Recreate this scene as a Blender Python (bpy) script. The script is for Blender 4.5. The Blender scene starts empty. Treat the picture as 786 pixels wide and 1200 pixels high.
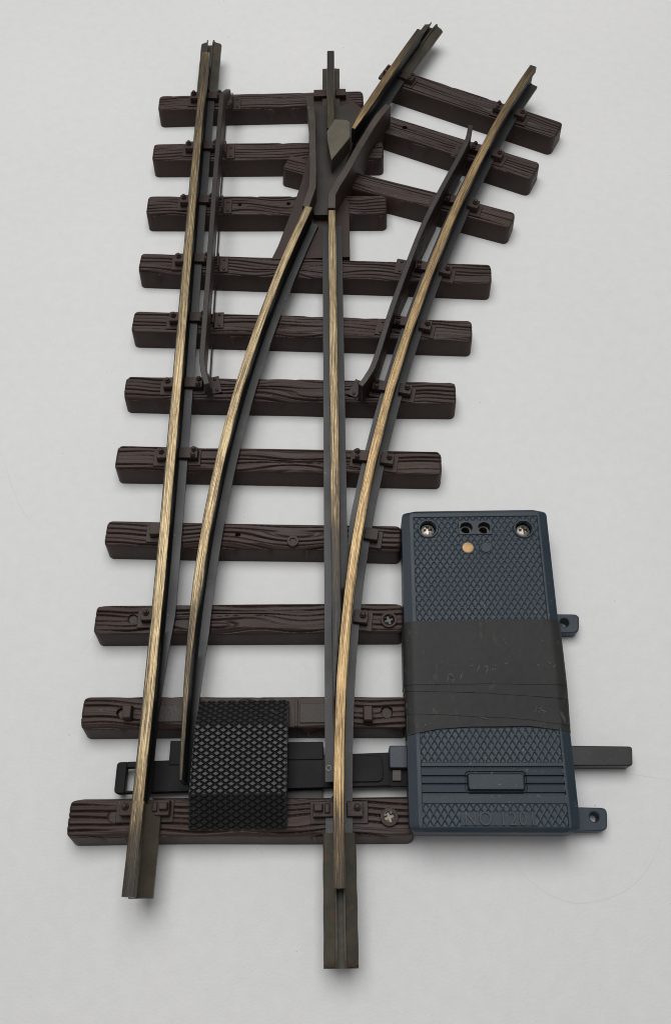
import bpy, bmesh, math, random
import numpy as np
from mathutils import Vector, Matrix, noise as mnoise

MM = 0.001
scene = bpy.context.scene
COL = scene.collection

# ------------------------------------------------------------------ camera
F, CAM = 1000.0, np.array([50.48905, -11.42052, 231.30900])
PITCH, YAW, ROLL = 0.462760144, 0.022120437, -0.032745953
def rotmat(p, y, r):
    cx, sx, cy, sy, cr, sr = math.cos(p), math.sin(p), math.cos(y), math.sin(y), math.cos(r), math.sin(r)
    return (np.array([[cy, -sy, 0], [sy, cy, 0], [0, 0, 1]]) @ np.array([[1, 0, 0], [0, cx, -sx], [0, sx, cx]])
            @ np.array([[cr, -sr, 0], [sr, cr, 0], [0, 0, 1]]))
RM = rotmat(PITCH, YAW, ROLL)
def at(u, v, z):
    """point (mm) at height z that was measured at photo coordinates (u, v)"""
    d = RM @ np.array([(u - 393) / F, -(v - 600) / F, -1.0])
    t = (z - CAM[2]) / d[2]
    q = CAM + d * t
    return np.array([q[0], q[1]])
def ats(pts, z):
    return np.array([at(u, v, z) for u, v in pts])

cd = bpy.data.cameras.new('camera'); cam = bpy.data.objects.new('camera', cd); COL.objects.link(cam)
cd.sensor_fit = 'VERTICAL'; cd.sensor_height = 36; cd.sensor_width = 36
cd.lens = F / 1200 * 36; cd.clip_start = 0.01; cd.clip_end = 50
M4 = Matrix([[*RM[0], CAM[0] * MM], [*RM[1], CAM[1] * MM], [*RM[2], CAM[2] * MM], [0, 0, 0, 1]])
cam.matrix_world = M4
scene.camera = cam

# ------------------------------------------------------------------ materials
def new_mat(name):
    m = bpy.data.materials.new(name); m.use_nodes = True
    nt = m.node_tree
    b = nt.nodes['Principled BSDF']
    return m, nt, b
def N(nt, t, **kw):
    n = nt.nodes.new(t)
    for k, v in kw.items():
        if k.startswith('i_'): n.inputs[k[2:].replace('_', ' ')].default_value = v
        else: setattr(n, k, v)
    return n
def ramp(nt, stops, interp='LINEAR'):
    r = nt.nodes.new('ShaderNodeValToRGB'); r.color_ramp.interpolation = interp
    e = r.color_ramp.elements
    while len(e) < len(stops): e.new(0.5)
    for el, (p, c) in zip(e, stops):
        el.position = p; el.color = (*c, 1) if len(c) == 3 else c
    return r
def noise_tex(nt, vec, scale, detail=3, rough=0.5):
    n = nt.nodes.new('ShaderNodeTexNoise'); n.inputs['Scale'].default_value = scale
    n.inputs['Detail'].default_value = detail; n.inputs['Roughness'].default_value = rough
    if vec: nt.links.new(vec, n.inputs['Vector'])
    return n
def mixc(nt, fac, a, b, blend='MIX'):
    m = nt.nodes.new('ShaderNodeMix'); m.data_type = 'RGBA'; m.blend_type = blend
    for s, v in ((m.inputs[0], fac), (m.inputs[6], a), (m.inputs[7], b)):
        if hasattr(v, 'is_output'): nt.links.new(v, s)
        else: s.default_value = (*v, 1) if isinstance(v, tuple) and len(v) == 3 else v
    return m.outputs[2]
def bump(nt, b, height, dist, strength=1.0):
    n = nt.nodes.new('ShaderNodeBump'); n.inputs['Distance'].default_value = dist; n.inputs['Strength'].default_value = strength
    nt.links.new(height, n.inputs['Height']); nt.links.new(n.outputs[0], b.inputs['Normal'])

def plastic(name, c1, c2, rough=(.38, .55), fine=1500, bd=0.00006, dust=0.0, spec=.5, worn=None):
    m, nt, b = new_mat(name)
    geo = N(nt, 'ShaderNodeNewGeometry'); pos = geo.outputs['Position']
    n1 = noise_tex(nt, pos, 90, 4)
    r = ramp(nt, [(.3, c1), (.7, c2)]); nt.links.new(n1.outputs['Fac'], r.inputs[0])
    col = r.outputs[0]
    n2 = noise_tex(nt, pos, fine, 2)
    if dust:
        n3 = noise_tex(nt, pos, 900, 2)
        rr = ramp(nt, [(.67, (0, 0, 0)), (.76, (1, 1, 1))]); nt.links.new(n3.outputs['Fac'], rr.inputs[0])
        n4 = noise_tex(nt, pos, 70, 3)
        rr2 = ramp(nt, [(.45, (0, 0, 0)), (.65, (dust,) * 3)]); nt.links.new(n4.outputs['Fac'], rr2.inputs[0])
        mu = N(nt, 'ShaderNodeMath', operation='MULTIPLY'); nt.links.new(rr.outputs[0], mu.inputs[0]); nt.links.new(rr2.outputs[0], mu.inputs[1])
        col = mixc(nt, mu.outputs[0], col, (.22, .22, .22))
    if worn:
        rp = ramp(nt, [(.515, (0, 0, 0)), (.60, (1, 1, 1))]); nt.links.new(geo.outputs['Pointiness'], rp.inputs[0])
        nw = noise_tex(nt, pos, 120, 4, .6); rw = ramp(nt, [(.4, (.1, .1, .1)), (.65, (.75, .75, .75))]); nt.links.new(nw.outputs['Fac'], rw.inputs[0])
        mw = N(nt, 'ShaderNodeMath', operation='MULTIPLY'); nt.links.new(rp.outputs[0], mw.inputs[0]); nt.links.new(rw.outputs[0], mw.inputs[1])
        col = mixc(nt, mw.outputs[0], col, worn)
    oi = N(nt, 'ShaderNodeObjectInfo'); mo = N(nt, 'ShaderNodeMapRange'); nt.links.new(oi.outputs['Random'], mo.inputs[0])
    mo.inputs[3].default_value = .88; mo.inputs[4].default_value = 1.12
    hs = N(nt, 'ShaderNodeHueSaturation'); nt.links.new(mo.outputs[0], hs.inputs['Value']); nt.links.new(col, hs.inputs['Color']); col = hs.outputs[0]
    nt.links.new(col, b.inputs['Base Color'])
    mr = N(nt, 'ShaderNodeMapRange'); nt.links.new(n1.outputs['Fac'], mr.inputs[0])
    mr.inputs[1].default_value = .3; mr.inputs[2].default_value = .7
    mr.inputs[3].default_value, mr.inputs[4].default_value = rough
    nt.links.new(mr.outputs[0], b.inputs['Roughness'])
    b.inputs['Specular IOR Level'].default_value = spec
    bump(nt, b, n2.outputs['Fac'], bd)
    return m

BROWN = plastic('brown_plastic', (.033, .0192, .0155), (.049, .0295, .0235), (.45, .58), dust=.2, spec=.32)
BLACK = plastic('black_plastic', (.0095, .0095, .010), (.014, .014, .0145), (.40, .55), bd=.00002, dust=.5)
SATIN = plastic('satin_black_plastic', (.009, .009, .010), (.013, .013, .014), (.40, .48), bd=.00002, dust=.3, spec=.46)
PLATE = plastic('rubbed_brown_plate', (.030, .024, .019), (.055, .045, .035), (.45, .6), bd=.0001, spec=.35)
NAVY = plastic('blue_black_plastic', (.0160, .0285, .042), (.0225, .038, .054), (.42, .54), bd=.00003, dust=.8, spec=.42, worn=(.060, .072, .082))
FROGM = plastic('worn_frog_plastic', (.034, .025, .020), (.062, .047, .037), (.38, .52), dust=.5, spec=.4)
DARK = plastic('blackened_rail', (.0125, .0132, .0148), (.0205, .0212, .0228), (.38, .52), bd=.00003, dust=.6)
WEB_SHADE = plastic('shaded_rail_web', (.007, .008, .009), (.011, .012, .014), (.45, .6), bd=.00003, spec=.3)  # darker copy of the rail colour: shade painted onto web and head sides
BARM = plastic('dull_black_bar', (.0055, .0055, .006), (.009, .009, .0095), (.5, .65), bd=.00002, dust=.4, spec=.18)
RUBBED = plastic('rubbed_lettering', (.028, .038, .050), (.045, .056, .068), (.45, .6), bd=.00003)
TROUGH = plastic('worn_flangeway_plastic', (.020, .016, .0135), (.036, .029, .024), (.38, .52), dust=.5, spec=.4)
HOLE = plastic('hole_shadow_plastic', (.008, .008, .009), (.010, .010, .011))

def tape_mat():
    m, nt, b = new_mat('insulating_tape')
    pos = N(nt, 'ShaderNodeNewGeometry').outputs['Position']
    n1 = noise_tex(nt, pos, 60, 5)
    r = ramp(nt, [(.3, (.0155, .0153, .0152)), (.72, (.026, .0256, .025))]); nt.links.new(n1.outputs['Fac'], r.inputs[0])
    # pale scuffs: short strokes
    mp = N(nt, 'ShaderNodeMapping'); mp.inputs['Scale'].default_value = (1, .35, 1); mp.inputs['Rotation'].default_value = (0, 0, -.5)
    nt.links.new(pos, mp.inputs[0])
    n2 = noise_tex(nt, mp.outputs[0], 620, 3, .6)
    n3 = noise_tex(nt, pos, 55, 2)
    r2 = ramp(nt, [(.59, (0, 0, 0)), (.70, (1, 1, 1))]); nt.links.new(n2.outputs['Fac'], r2.inputs[0])
    r3 = ramp(nt, [(.46, (0, 0, 0)), (.62, (.42, .42, .42))]); nt.links.new(n3.outputs['Fac'], r3.inputs[0])
    mu = N(nt, 'ShaderNodeMath', operation='MULTIPLY'); nt.links.new(r2.outputs[0], mu.inputs[0]); nt.links.new(r3.outputs[0], mu.inputs[1])
    n4 = noise_tex(nt, pos, 1300, 1)
    r4 = ramp(nt, [(.76, (0, 0, 0)), (.80, (.5, .5, .5))]); nt.links.new(n4.outputs['Fac'], r4.inputs[0])
    ad = N(nt, 'ShaderNodeMath', operation='MAXIMUM'); nt.links.new(mu.outputs[0], ad.inputs[0]); nt.links.new(r4.outputs[0], ad.inputs[1])
    c = mixc(nt, ad.outputs[0], r.outputs[0], (.16, .16, .155))
    nt.links.new(c, b.inputs['Base Color']); b.inputs['Roughness'].default_value = .55; b.inputs['Specular IOR Level'].default_value = .3
    n5 = noise_tex(nt, pos, 350, 3)
    bump(nt, b, n5.outputs['Fac'], .00011)
    return m
TAPE = tape_mat()

def rail_mat(name, g_hi, g_mid, g_lo):
    """rail head: brass worn through dark patina in long brushed streaks; 'wear' says how far the patina has gone"""
    m, nt, b = new_mat(name)
    uv = N(nt, 'ShaderNodeUVMap'); uv.uv_map = 'rail'
    mp = N(nt, 'ShaderNodeMapping'); mp.inputs['Scale'].default_value = (.045, 4.2, 1); nt.links.new(uv.outputs[0], mp.inputs[0])
    n1 = noise_tex(nt, mp.outputs[0], 1.0, 4, .62)
    mp2 = N(nt, 'ShaderNodeMapping'); mp2.inputs['Scale'].default_value = (.13, 3.0, 1); mp2.inputs['Rotation'].default_value = (0, 0, .08)
    nt.links.new(uv.outputs[0], mp2.inputs[0])
    n2 = noise_tex(nt, mp2.outputs[0], 1.6, 3, .6)
    n3 = noise_tex(nt, uv.outputs[0], .05, 3)
    at_ = N(nt, 'ShaderNodeAttribute'); at_.attribute_name = 'wear'
    # value = wear + streaks
    s = N(nt, 'ShaderNodeMath', operation='MULTIPLY_ADD'); s.inputs[1].default_value = 2.2; s.inputs[2].default_value = -1.1
    nt.links.new(n1.outputs['Fac'], s.inputs[0])
    s2 = N(nt, 'ShaderNodeMath', operation='MULTIPLY_ADD'); s2.inputs[1].default_value = 1.1; nt.links.new(n2.outputs['Fac'], s2.inputs[0])
    nt.links.new(s.outputs[0], s2.inputs[2])
    s3 = N(nt, 'ShaderNodeMath', operation='MULTIPLY_ADD'); s3.inputs[1].default_value = .5; nt.links.new(n3.outputs['Fac'], s3.inputs[0])
    nt.links.new(s2.outputs[0], s3.inputs[2])
    a = N(nt, 'ShaderNodeMath', operation='ADD'); nt.links.new(s3.outputs[0], a.inputs[0]); nt.links.new(at_.outputs['Fac'], a.inputs[1])
    a2 = N(nt, 'ShaderNodeMath', operation='MULTIPLY_ADD'); nt.links.new(a.outputs[0], a2.inputs[0]); a2.inputs[1].default_value = .5; a2.inputs[2].default_value = -.16
    r = ramp(nt, [(.12, (.022, .019, .016)), (.3, (.06, .046, .03)), (.45, g_lo), (.6, g_mid), (.8, g_hi)])
    nt.links.new(a2.outputs[0], r.inputs[0])
    nt.links.new(r.outputs[0], b.inputs['Base Color'])
    mr = N(nt, 'ShaderNodeMapRange'); nt.links.new(a2.outputs[0], mr.inputs[0])
    mr.inputs[1].default_value = .15; mr.inputs[2].default_value = .6; mr.inputs[3].default_value = .15; mr.inputs[4].default_value = .85
    nt.links.new(mr.outputs[0], b.inputs['Metallic'])
    b.inputs['Roughness'].default_value = .42
    bump(nt, b, n1.outputs['Fac'], .00012)
    return m
BRASS_PALE = rail_mat('worn_pale_brass', (.64, .52, .32), (.43, .33, .19), (.16, .115, .065))
BRASS_WARM = rail_mat('worn_warm_brass', (.60, .435, .235), (.42, .295, .15), (.19, .125, .062))

def olive_metal(name='tarnished_metal', c1=(.038, .035, .026), c2=(.075, .068, .05), spot=(.10, .055, .03)):
    m, nt, b = new_mat(name)
    pos = N(nt, 'ShaderNodeNewGeometry').outputs['Position']
    n1 = noise_tex(nt, pos, 140, 5, .6)
    r = ramp(nt, [(.3, c1), (.7, c2)]); nt.links.new(n1.outputs['Fac'], r.inputs[0])
    n2 = noise_tex(nt, pos, 420, 3)
    r2 = ramp(nt, [(.54, (0, 0, 0)), (.72, (.8, .8, .8))]); nt.links.new(n2.outputs['Fac'], r2.inputs[0])
    nt.links.new(mixc(nt, r2.outputs[0], r.outputs[0], spot), b.inputs['Base Color'])
    b.inputs['Metallic'].default_value = .35; b.inputs['Roughness'].default_value = .46
    bump(nt, b, n2.outputs['Fac'], .00008)
    return m
OLIVE = olive_metal()
BARE = olive_metal('bare_rail_metal', (.050, .041, .029), (.095, .078, .054), (.11, .058, .032))
NOSE = olive_metal('cast_nose_metal', (.085, .077, .055), (.135, .12, .09), (.10, .085, .06))

def simple_metal(name, c, rough=.35, metal=1):
    m, nt, b = new_mat(name)
    pos = N(nt, 'ShaderNodeNewGeometry').outputs['Position']
    n = noise_tex(nt, pos, 900, 3)
    nt.links.new(mixc(nt, n.outputs['Fac'], tuple(x * .55 for x in c), tuple(min(1, x * 1.3) for x in c)), b.inputs['Base Color'])
    b.inputs['Metallic'].default_value = metal; b.inputs['Roughness'].default_value = rough
    bump(nt, b, n.outputs['Fac'], .00006)
    return m
STEEL = simple_metal('screw_steel', (.42, .39, .34), .42)
BRASSPIN = simple_metal('brass_pin', (.56, .36, .18), .62, .6)
RUSTY = simple_metal('aged_screw_metal', (.22, .20, .17), .5, .8)
DSCREW = simple_metal('blackened_screw', (.045, .042, .04), .35, .6)

def table_mat():
    m, nt, b = new_mat('white_table')
    pos = N(nt, 'ShaderNodeNewGeometry').outputs['Position']
    n1 = noise_tex(nt, pos, 9, 4)
    r = ramp(nt, [(.3, (.745, .748, .75)), (.7, (.785, .783, .78))]); nt.links.new(n1.outputs['Fac'], r.inputs[0])
    nf = noise_tex(nt, pos, 260, 6, .7); rf_ = ramp(nt, [(.25, (.93, .93, .93)), (.75, (1, 1, 1))]); nt.links.new(nf.outputs['Fac'], rf_.inputs[0])
    n2 = noise_tex(nt, pos, 520, 1)
    r2 = ramp(nt, [(.80, (0, 0, 0)), (.825, (.7, .7, .7))]); nt.links.new(n2.outputs['Fac'], r2.inputs[0])
    nt.links.new(mixc(nt, r2.outputs[0], mixc(nt, 1.0, r.outputs[0], rf_.outputs[0], 'MULTIPLY'), (.3, .29, .28)), b.inputs['Base Color'])
    b.inputs['Roughness'].default_value = .55
    n3 = noise_tex(nt, pos, 1400, 3)
    bump(nt, b, n3.outputs['Fac'], .00006)
    return m
TABLE = table_mat()

# ------------------------------------------------------------------ mesh helpers (all in mm)
class MB:
    def __init__(s): s.v = []; s.f = []; s.m = []; s.uv = {}; s.w = {}
    def add(s, verts, faces, mat=0, uv=None, wear=None):
        o = len(s.v)
        s.v += [tuple(map(float, p)) for p in verts]
        s.f += [tuple(i + o for i in f) for f in faces]
        s.m += [mat] * len(faces) if isinstance(mat, int) else list(mat)
        if uv is not None:
            for i, p in enumerate(uv): s.uv[o + i] = p
        if wear is not None:
            for i, p in enumerate(wear): s.w[o + i] = p
    def prism(s, pts, z0, z1, mat=0, top_inset=0):
        """pts counter-clockwise; z1 may be a list"""
        n = len(pts); c = np.mean(np.array(pts), axis=0)
        zt = z1 if hasattr(z1, '__len__') else [z1] * n
        tp = [(p[0] + (c[0] - p[0]) * top_inset, p[1] + (c[1] - p[1]) * top_inset) for p in pts]
        vs = [(p[0], p[1], z0) for p in pts] + [(p[0], p[1], z) for p, z in zip(tp, zt)]
        fs = [tuple(range(n - 1, -1, -1)), tuple(range(n, 2 * n))] + [(i, (i + 1) % n, n + (i + 1) % n, n + i) for i in range(n)]
        s.add(vs, fs, mat)
    def box(s, x0, x1, y0, y1, z0, z1, mat=0, inset=0):
        s.prism([(x0, y0), (x1, y0), (x1, y1), (x0, y1)], z0, z1, mat, inset)
    def cyl(s, x, y, z0, z1, r, n=16, mat=0, r2=None, dome=0):
        r2 = r if r2 is None else r2
        rings = [(r, z0), (r2, z1)]
        if dome:
            for k in range(1, 4):
                a = k / 4 * math.pi / 2
                rings.append((r2 * math.cos(a), z1 + dome * math.sin(a)))
        vs = [(x + R * math.cos(2 * math.pi * i / n), y + R * math.sin(2 * math.pi * i / n), z) for R, z in rings for i in range(n)]
        fs = [tuple(range(n - 1, -1, -1))]
        for k in range(len(rings) - 1):
            fs += [(k * n + i, k * n + (i + 1) % n, (k + 1) * n + (i + 1) % n, (k + 1) * n + i) for i in range(n)]
        fs.append(tuple(range((len(rings) - 1) * n, len(rings) * n)))
        s.add(vs, fs, mat)
    def tube(s, x, y, z0, z1, ri, ro, n=24, mat=0):
        ring = [(ro, z0), (ro, z1), (ri, z1), (ri, z0)]
        vs = [(x + R * math.cos(2 * math.pi * i / n), y + R * math.sin(2 * math.pi * i / n), z) for R, z in ring for i in range(n)]
        fs = []
        for k in range(4):
            k2 = (k + 1) % 4
            fs += [(k * n + i, k * n + (i + 1) % n, k2 * n + (i + 1) % n, k2 * n + i) for i in range(n)]
        s.add(vs, fs, mat)
    def grid(s, P, mat=0):
        """P: (a,b,3) array of points, a along x-ish, b along y-ish"""
        a, b, _ = P.shape
        o = len(s.v)
        s.v += [tuple(p) for p in P.reshape(-1, 3)]
        I = np.arange(a * b).reshape(a, b) + o
        q = np.stack([I[:-1, :-1], I[1:, :-1], I[1:, 1:], I[:-1, 1:]], -1).reshape(-1, 4)
        s.f += [tuple(map(int, r)) for r in q]; s.m += [mat] * len(q)
        return I
    def skirt(s, I, z, mat=0, inward=0.0, c=None):
        """wall from the border of grid I down to height z"""
        loop = list(I[:, 0]) + list(I[-1, 1:]) + list(I[-2::-1, -1]) + list(I[0, -2:0:-1])
        o = len(s.v)
        for i in loop:
            p = s.v[i]; x, y = p[0], p[1]
            if inward: x += (c[0] - x) * inward; y += (c[1] - y) * inward
            s.v.append((x, y, z))
        n = len(loop)
        for k in range(n):
            k2 = (k + 1) % n
            s.f.append((int(loop[k2]), int(loop[k]), o + k, o + k2)); s.m.append(mat)
    def build(s, name, mats, parent=None, smooth=40, bevel=0, seg=2, origin=None, fix=True):
        if not isinstance(mats, (list, tuple)): mats = [mats]
        V = np.array(s.v)
        if origin is None:
            lo, hi = V.min(0), V.max(0); origin = np.array([(lo[0] + hi[0]) / 2, (lo[1] + hi[1]) / 2, lo[2]])
        origin = np.array(origin, float)
        me = bpy.data.meshes.new(name)
        me.from_pydata([tuple(p) for p in (V - origin) * MM], [], s.f)
        me.polygons.foreach_set('material_index', s.m)
        for m in mats: me.materials.append(m)
        if s.uv:
            L = me.uv_layers.new(name='rail'); idx = np.zeros(len(me.loops), int); me.loops.foreach_get('vertex_index', idx)
            arr = np.zeros((len(V), 2))
            for k, p in s.uv.items(): arr[k] = p
            L.data.foreach_set('uv', arr[idx].ravel())
        if s.w:
            A = me.attributes.new('wear', 'FLOAT', 'POINT'); arr = np.zeros(len(V))
            for k, p in s.w.items(): arr[k] = p
            A.data.foreach_set('value', arr)
        if fix:
            bm = bmesh.new(); bm.from_mesh(me); bmesh.ops.recalc_face_normals(bm, faces=bm.faces); bm.to_mesh(me); bm.free()
        if smooth:
            me.polygons.foreach_set('use_smooth', [True] * len(me.polygons))
            me.set_sharp_from_angle(angle=math.radians(smooth))
        me.update()
        o = bpy.data.objects.new(name, me); COL.objects.link(o)
        place(o, origin, parent)
        if bevel:
            b = o.modifiers.new('edge', 'BEVEL'); b.width = bevel * MM; b.segments = seg; b.limit_method = 'ANGLE'; b.angle_limit = math.radians(50)
        return o

WORLD = {}
def place(o, origin, parent, rz=0.0):
    """origin in world mm; every ancestor is unrotated or gives its own frame"""
    if parent is not None:
        o.parent = parent
        po, pr = WORLD[parent.name]
        d = np.array(origin) - po
        c, s_ = math.cos(-pr), math.sin(-pr)
        d = np.array([c * d[0] - s_ * d[1], s_ * d[0] + c * d[1], d[2]])
        o.location = d * MM; o.rotation_euler = (0, 0, rz - pr)
    else:
        o.location = np.array(origin) * MM; o.rotation_euler = (0, 0, rz)
    WORLD[o.name] = (np.array(origin, float), rz)
def copy_part(src, origin, parent, rz):
    o = src.copy(); COL.objects.link(o); o.parent = None
    place(o, origin, parent, rz)
    return o
def thing(name, loc, label, cat):
    o = bpy.data.objects.new(name, None); COL.objects.link(o); o.empty_display_size = .02
    place(o, loc, None); o['label'] = label; o['category'] = cat
    return o

rng = np.random.default_rng(7)
def smooth1d(n, scale, r):
    """smooth random curve, n samples, feature size in samples"""
    k = max(2, int(n / scale) + 3)
    return np.interp(np.linspace(0, k - 1.001, n), np.arange(k), r.uniform(-1, 1, k)) if k < 4 else _cub(np.linspace(1, k - 2.001, n), r.uniform(-1, 1, k))
def _cub(x, c):
    i = np.floor(x).astype(int); t = x - i
    c0, c1, c2, c3 = c[i - 1], c[i], c[np.minimum(i + 1, len(c) - 1)], c[np.minimum(i + 2, len(c) - 1)]
    return c1 + .5 * t * (c2 - c0 + t * (2 * c0 - 5 * c1 + 4 * c2 - c3 + t * (3 * (c1 - c2) + c3 - c0)))

# ------------------------------------------------------------------ table
ZS, ZR, ZB = 7.08, 16.07, 7.45        # sleeper top, rail top, rail foot underside
mb = MB(); mb.prism([(-1400, -1200), (1500, -1200), (1500, 1700), (-1400, 1700)], -20, 0)
tb = mb.build('table_surface', TABLE, smooth=0); tb['kind'] = 'structure'

def hair(pts, w):
    P = np.array([at(u, v, 0) for u, v in pts]); mb = MB(); T = np.gradient(P, axis=0); T /= np.linalg.norm(T, axis=1)[:, None]
    Nn = np.stack([T[:, 1], -T[:, 0]], 1); n = len(P); ww = w * np.clip(np.sin(np.linspace(.05, 3.09, n)) * 1.3, .15, 1)
    vs = [(*(P[i] + Nn[i] * s_ * ww[i] / 2), .02) for i in range(n) for s_ in (-1, 1)]
    mb.add(vs, [(2 * i, 2 * i + 1, 2 * i + 3, 2 * i + 2) for i in range(n - 1)])
    mb.build('surface_scratch', SCRATCH, tb, smooth=0)
SCRATCH, nt_, b_ = new_mat('faint_scratch'); b_.inputs['Base Color'].default_value = (.69, .685, .68, 1); b_.inputs['Roughness'].default_value = .6
t_ = np.linspace(0, 1, 40)
CP = np.array([(560, 960), (578, 985), (600, 1010), (630, 1040), (665, 1057), (700, 1056), (735, 1042), (760, 1015), (775, 980), (786, 940), (790, 900)], float)
tx = np.linspace(1, 8.99, 90); hair(np.stack([_cub(tx, CP[:, 0]), _cub(tx, CP[:, 1])], 1), .17)
hair([(690 + 96 * k, 900 + 14 * k) for k in t_], .16)
hair([(0 + 40 * k, 520 + 90 * k + 20 * math.sin(3 * k)) for k in t_], .2)
hair([(92 + 30 * k, 770 - 40 * k) for k in t_], .14)

# ------------------------------------------------------------------ turnout
TURN = thing('railway_turnout', (24, 150, 0), 'model railway turnout with brass topped rails on brown wood grained sleepers', 'railway track')

def make_sleeper(L0, L1, width, seed, holes=(), drafts=0.25, knots=1, hewn=1.0, flat=()):
    """L0, L1: left and right end of the sleeper's centre line. Wood grain is cut into the top as real grooves."""
    r = np.random.default_rng(seed)
    L0, L1 = np.array(L0, float), np.array(L1, float)
    d = L1 - L0; length = np.linalg.norm(d); d /= length; nrm = np.array([-d[1], d[0]])
    na, nb = int(length / .27), int(width / .125)
    s = np.linspace(0, 1, na) * length
    t = np.linspace(-.5, .5, nb)
    rc = 2.0
    e = np.minimum(s, length - s)
    hw = width / 2 - np.where(e < rc, rc - np.sqrt(np.maximum(0, rc ** 2 - (rc - e) ** 2)), 0) * .8
    hwb = hw + .12 * smooth1d(na, 20 / .27, r); hwf = hw + .12 * smooth1d(na, 25 / .27, r)
    S = np.repeat(s[:, None], nb, 1)
    Y = np.where(t[None, :] > 0, 2 * t[None, :] * hwb[:, None], 2 * t[None, :] * hwf[:, None])
    # grain field
    env = np.clip(np.minimum(S, length - S) / 10, 0.15, 1)
    phi = Y.copy()
    for k in range(4):
        lam = r.uniform(22, 75); ph = r.uniform(0, 6.28); ph2 = r.uniform(-.25, .25)
        phi += env * r.uniform(.12, .38) * np.sin(2 * np.pi * S / lam + ph + ph2 * Y)
    for k in range(knots):
        x0, y0 = r.uniform(.25, .75) * length, r.uniform(-1.5, 1.5)
        lx, ly = r.uniform(7, 14), r.uniform(1.6, 2.6)
        phi += r.choice([-1, 1]) * r.uniform(.7, 1.5) * np.exp(-((S - x0) / lx) ** 2) * np.tanh((Y - y0) / ly * 2) * np.exp(-((Y - y0) / 3.2) ** 2)
    sp = 1.46
    q = phi / sp + r.uniform(0, 1)
    kidx = np.floor(q).astype(int); fr = q - kidx - .5
    kmin = kidx.min(); nk = kidx.max() - kmin + 1
    depth = np.stack([np.clip(.72 + .65 * smooth1d(na, r.uniform(12, 30) / .27, r), 0, 1) for _ in range(nk)])
    off = np.stack([.16 * smooth1d(na, 14 / .27, r) for _ in range(nk)])
    dd = depth[kidx - kmin, np.arange(na)[:, None]]; oo = off[kidx - kmin, np.arange(na)[:, None]]
    g = np.exp(-((fr - oo) / (.085 + .07 * dd)) ** 2) * dd
    # fine secondary lines
    q2 = phi / .45 + 3.1; f2 = q2 - np.floor(q2) - .5
    k2 = np.floor(q2).astype(int); k2 -= k2.min()
    d2 = np.stack([np.clip(smooth1d(na, 9 / .27, r) - .25, 0, 1) for _ in range(k2.max() + 1)])[k2, np.arange(na)[:, None]]
    H = ZS - .74 * g - .07 * np.exp(-(f2 / .25) ** 2) * d2 + .05 * np.cos(2 * np.pi * fr)
    for (hs, ht, hr_, hd) in flat:      # smooth moulded rectangle centre s, half length, centre t, half width
        m_ = (np.abs(S - hs) < hr_) & (np.abs(Y - ht) < hd)
        H = np.where(m_, ZS - .1, H)
    # rounded edges and the hewn front arris
    dist_b = hwb[:, None] - Y; dist_f = Y + hwf[:, None]; dist_e = np.minimum(S, length - S)
    rr = .75
    def rnd(dst, rad): return np.where(dst < rad, rad - np.sqrt(np.maximum(0, rad ** 2 - (rad - dst) ** 2)), 0)
    H -= rnd(dist_b, .6) * .9 + rnd(dist_e, rr)
    ch = hewn * np.clip(.95 + .75 * smooth1d(na, 16 / .27, r), .25, 1.9)[:, None]
    H -= np.where(dist_f < ch, (ch - dist_f) * .62, 0) + rnd(dist_f, .35)
    for (hs, ht, hr_, hd) in holes:
        rad = np.hypot(S - hs, Y - ht)
        H = np.where(rad < hr_, np.minimum(H, ZS - hd), H)
    P = np.zeros((na, nb, 3))
    xy = L0[None, None, :] + S[..., None] * d + Y[..., None] * nrm
    P[..., :2] = xy; P[..., 2] = H
    mb = MB(); I = mb.grid(P)
    o0 = len(mb.v); mb.skirt(I, 0.02)
    cc = (L0 + L1) / 2
    for i in range(o0, len(mb.v)):          # moulding draft: the foot is a little wider than the top
        p = np.array(mb.v[i][:2]) - cc; u_, v_ = np.dot(p, d), np.dot(p, nrm)
        p = cc + d * (u_ + math.copysign(.2, u_)) + nrm * (v_ * (1 + 2.2 / width))
        mb.v[i] = (p[0], p[1], .02)
    return mb.build('sleeper', BROWN, TURN, smooth=60, fix=False)

# corners of the sleeper tops: left back, left front, right back, right front
SC = {1: ((81.5, 937.9), (77.3, 980.9), (484, 935.5), (487, 979)), 2: ((96.8, 817.3), (94, 853.4), (477, 817), (479, 853)), 3: ((112.6, 709.6), (109, 742.7), (472, 707.5), (474, 740.5)),
      4: ((124.5, 610.4), (122.2, 638.9), (470, 617), (471, 645)), 5: ((136.5, 522.4), (134.6, 549.4), (518.7, 529.3), (516.1, 555.7)), 6: ((146.9, 440.5), (144.5, 466.5), (536.6, 448.5), (532.0, 473.0)),
      7: ((156, 364.5), (154, 388.1), (556.7, 376.0), (549.9, 399.0)), 8: ((163.7, 296.5), (162.5, 317.9), (579.4, 310.5), (572.3, 331.3)), 9: ((172.9, 229.8), (170.9, 251.2), (453, 229.5), (453.6, 250)),
      10: ((179.2, 168.5), (178.4, 187.7), (449, 166), (449.5, 185)), 11: ((186, 112.5), (185.3, 128.2), (425.4, 106.5), (426, 123))}
DC = {9: ((335.7, 184.5), (333, 194), (605.2, 248.0), (597.0, 268.9)), 10: ((447, 133.5), (444, 152), (632.8, 190.2), (623.4, 211.2)), 11: ((463, 81), (458, 97), (660, 142.5), (649.3, 163.4))}
def axis(c):
    lb, lf, rb, rf = ats(c, ZS); L, R_ = (lb + lf) / 2, (rb + rf) / 2
    d = (R_ - L) / np.linalg.norm(R_ - L); n = np.array([-d[1], d[0]])
    w = (abs(np.dot(lb - lf, n)) + abs(np.dot(rb - rf, n))) / 2 + .35
    return L, R_, w
SLEEPERS = {}
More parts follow.
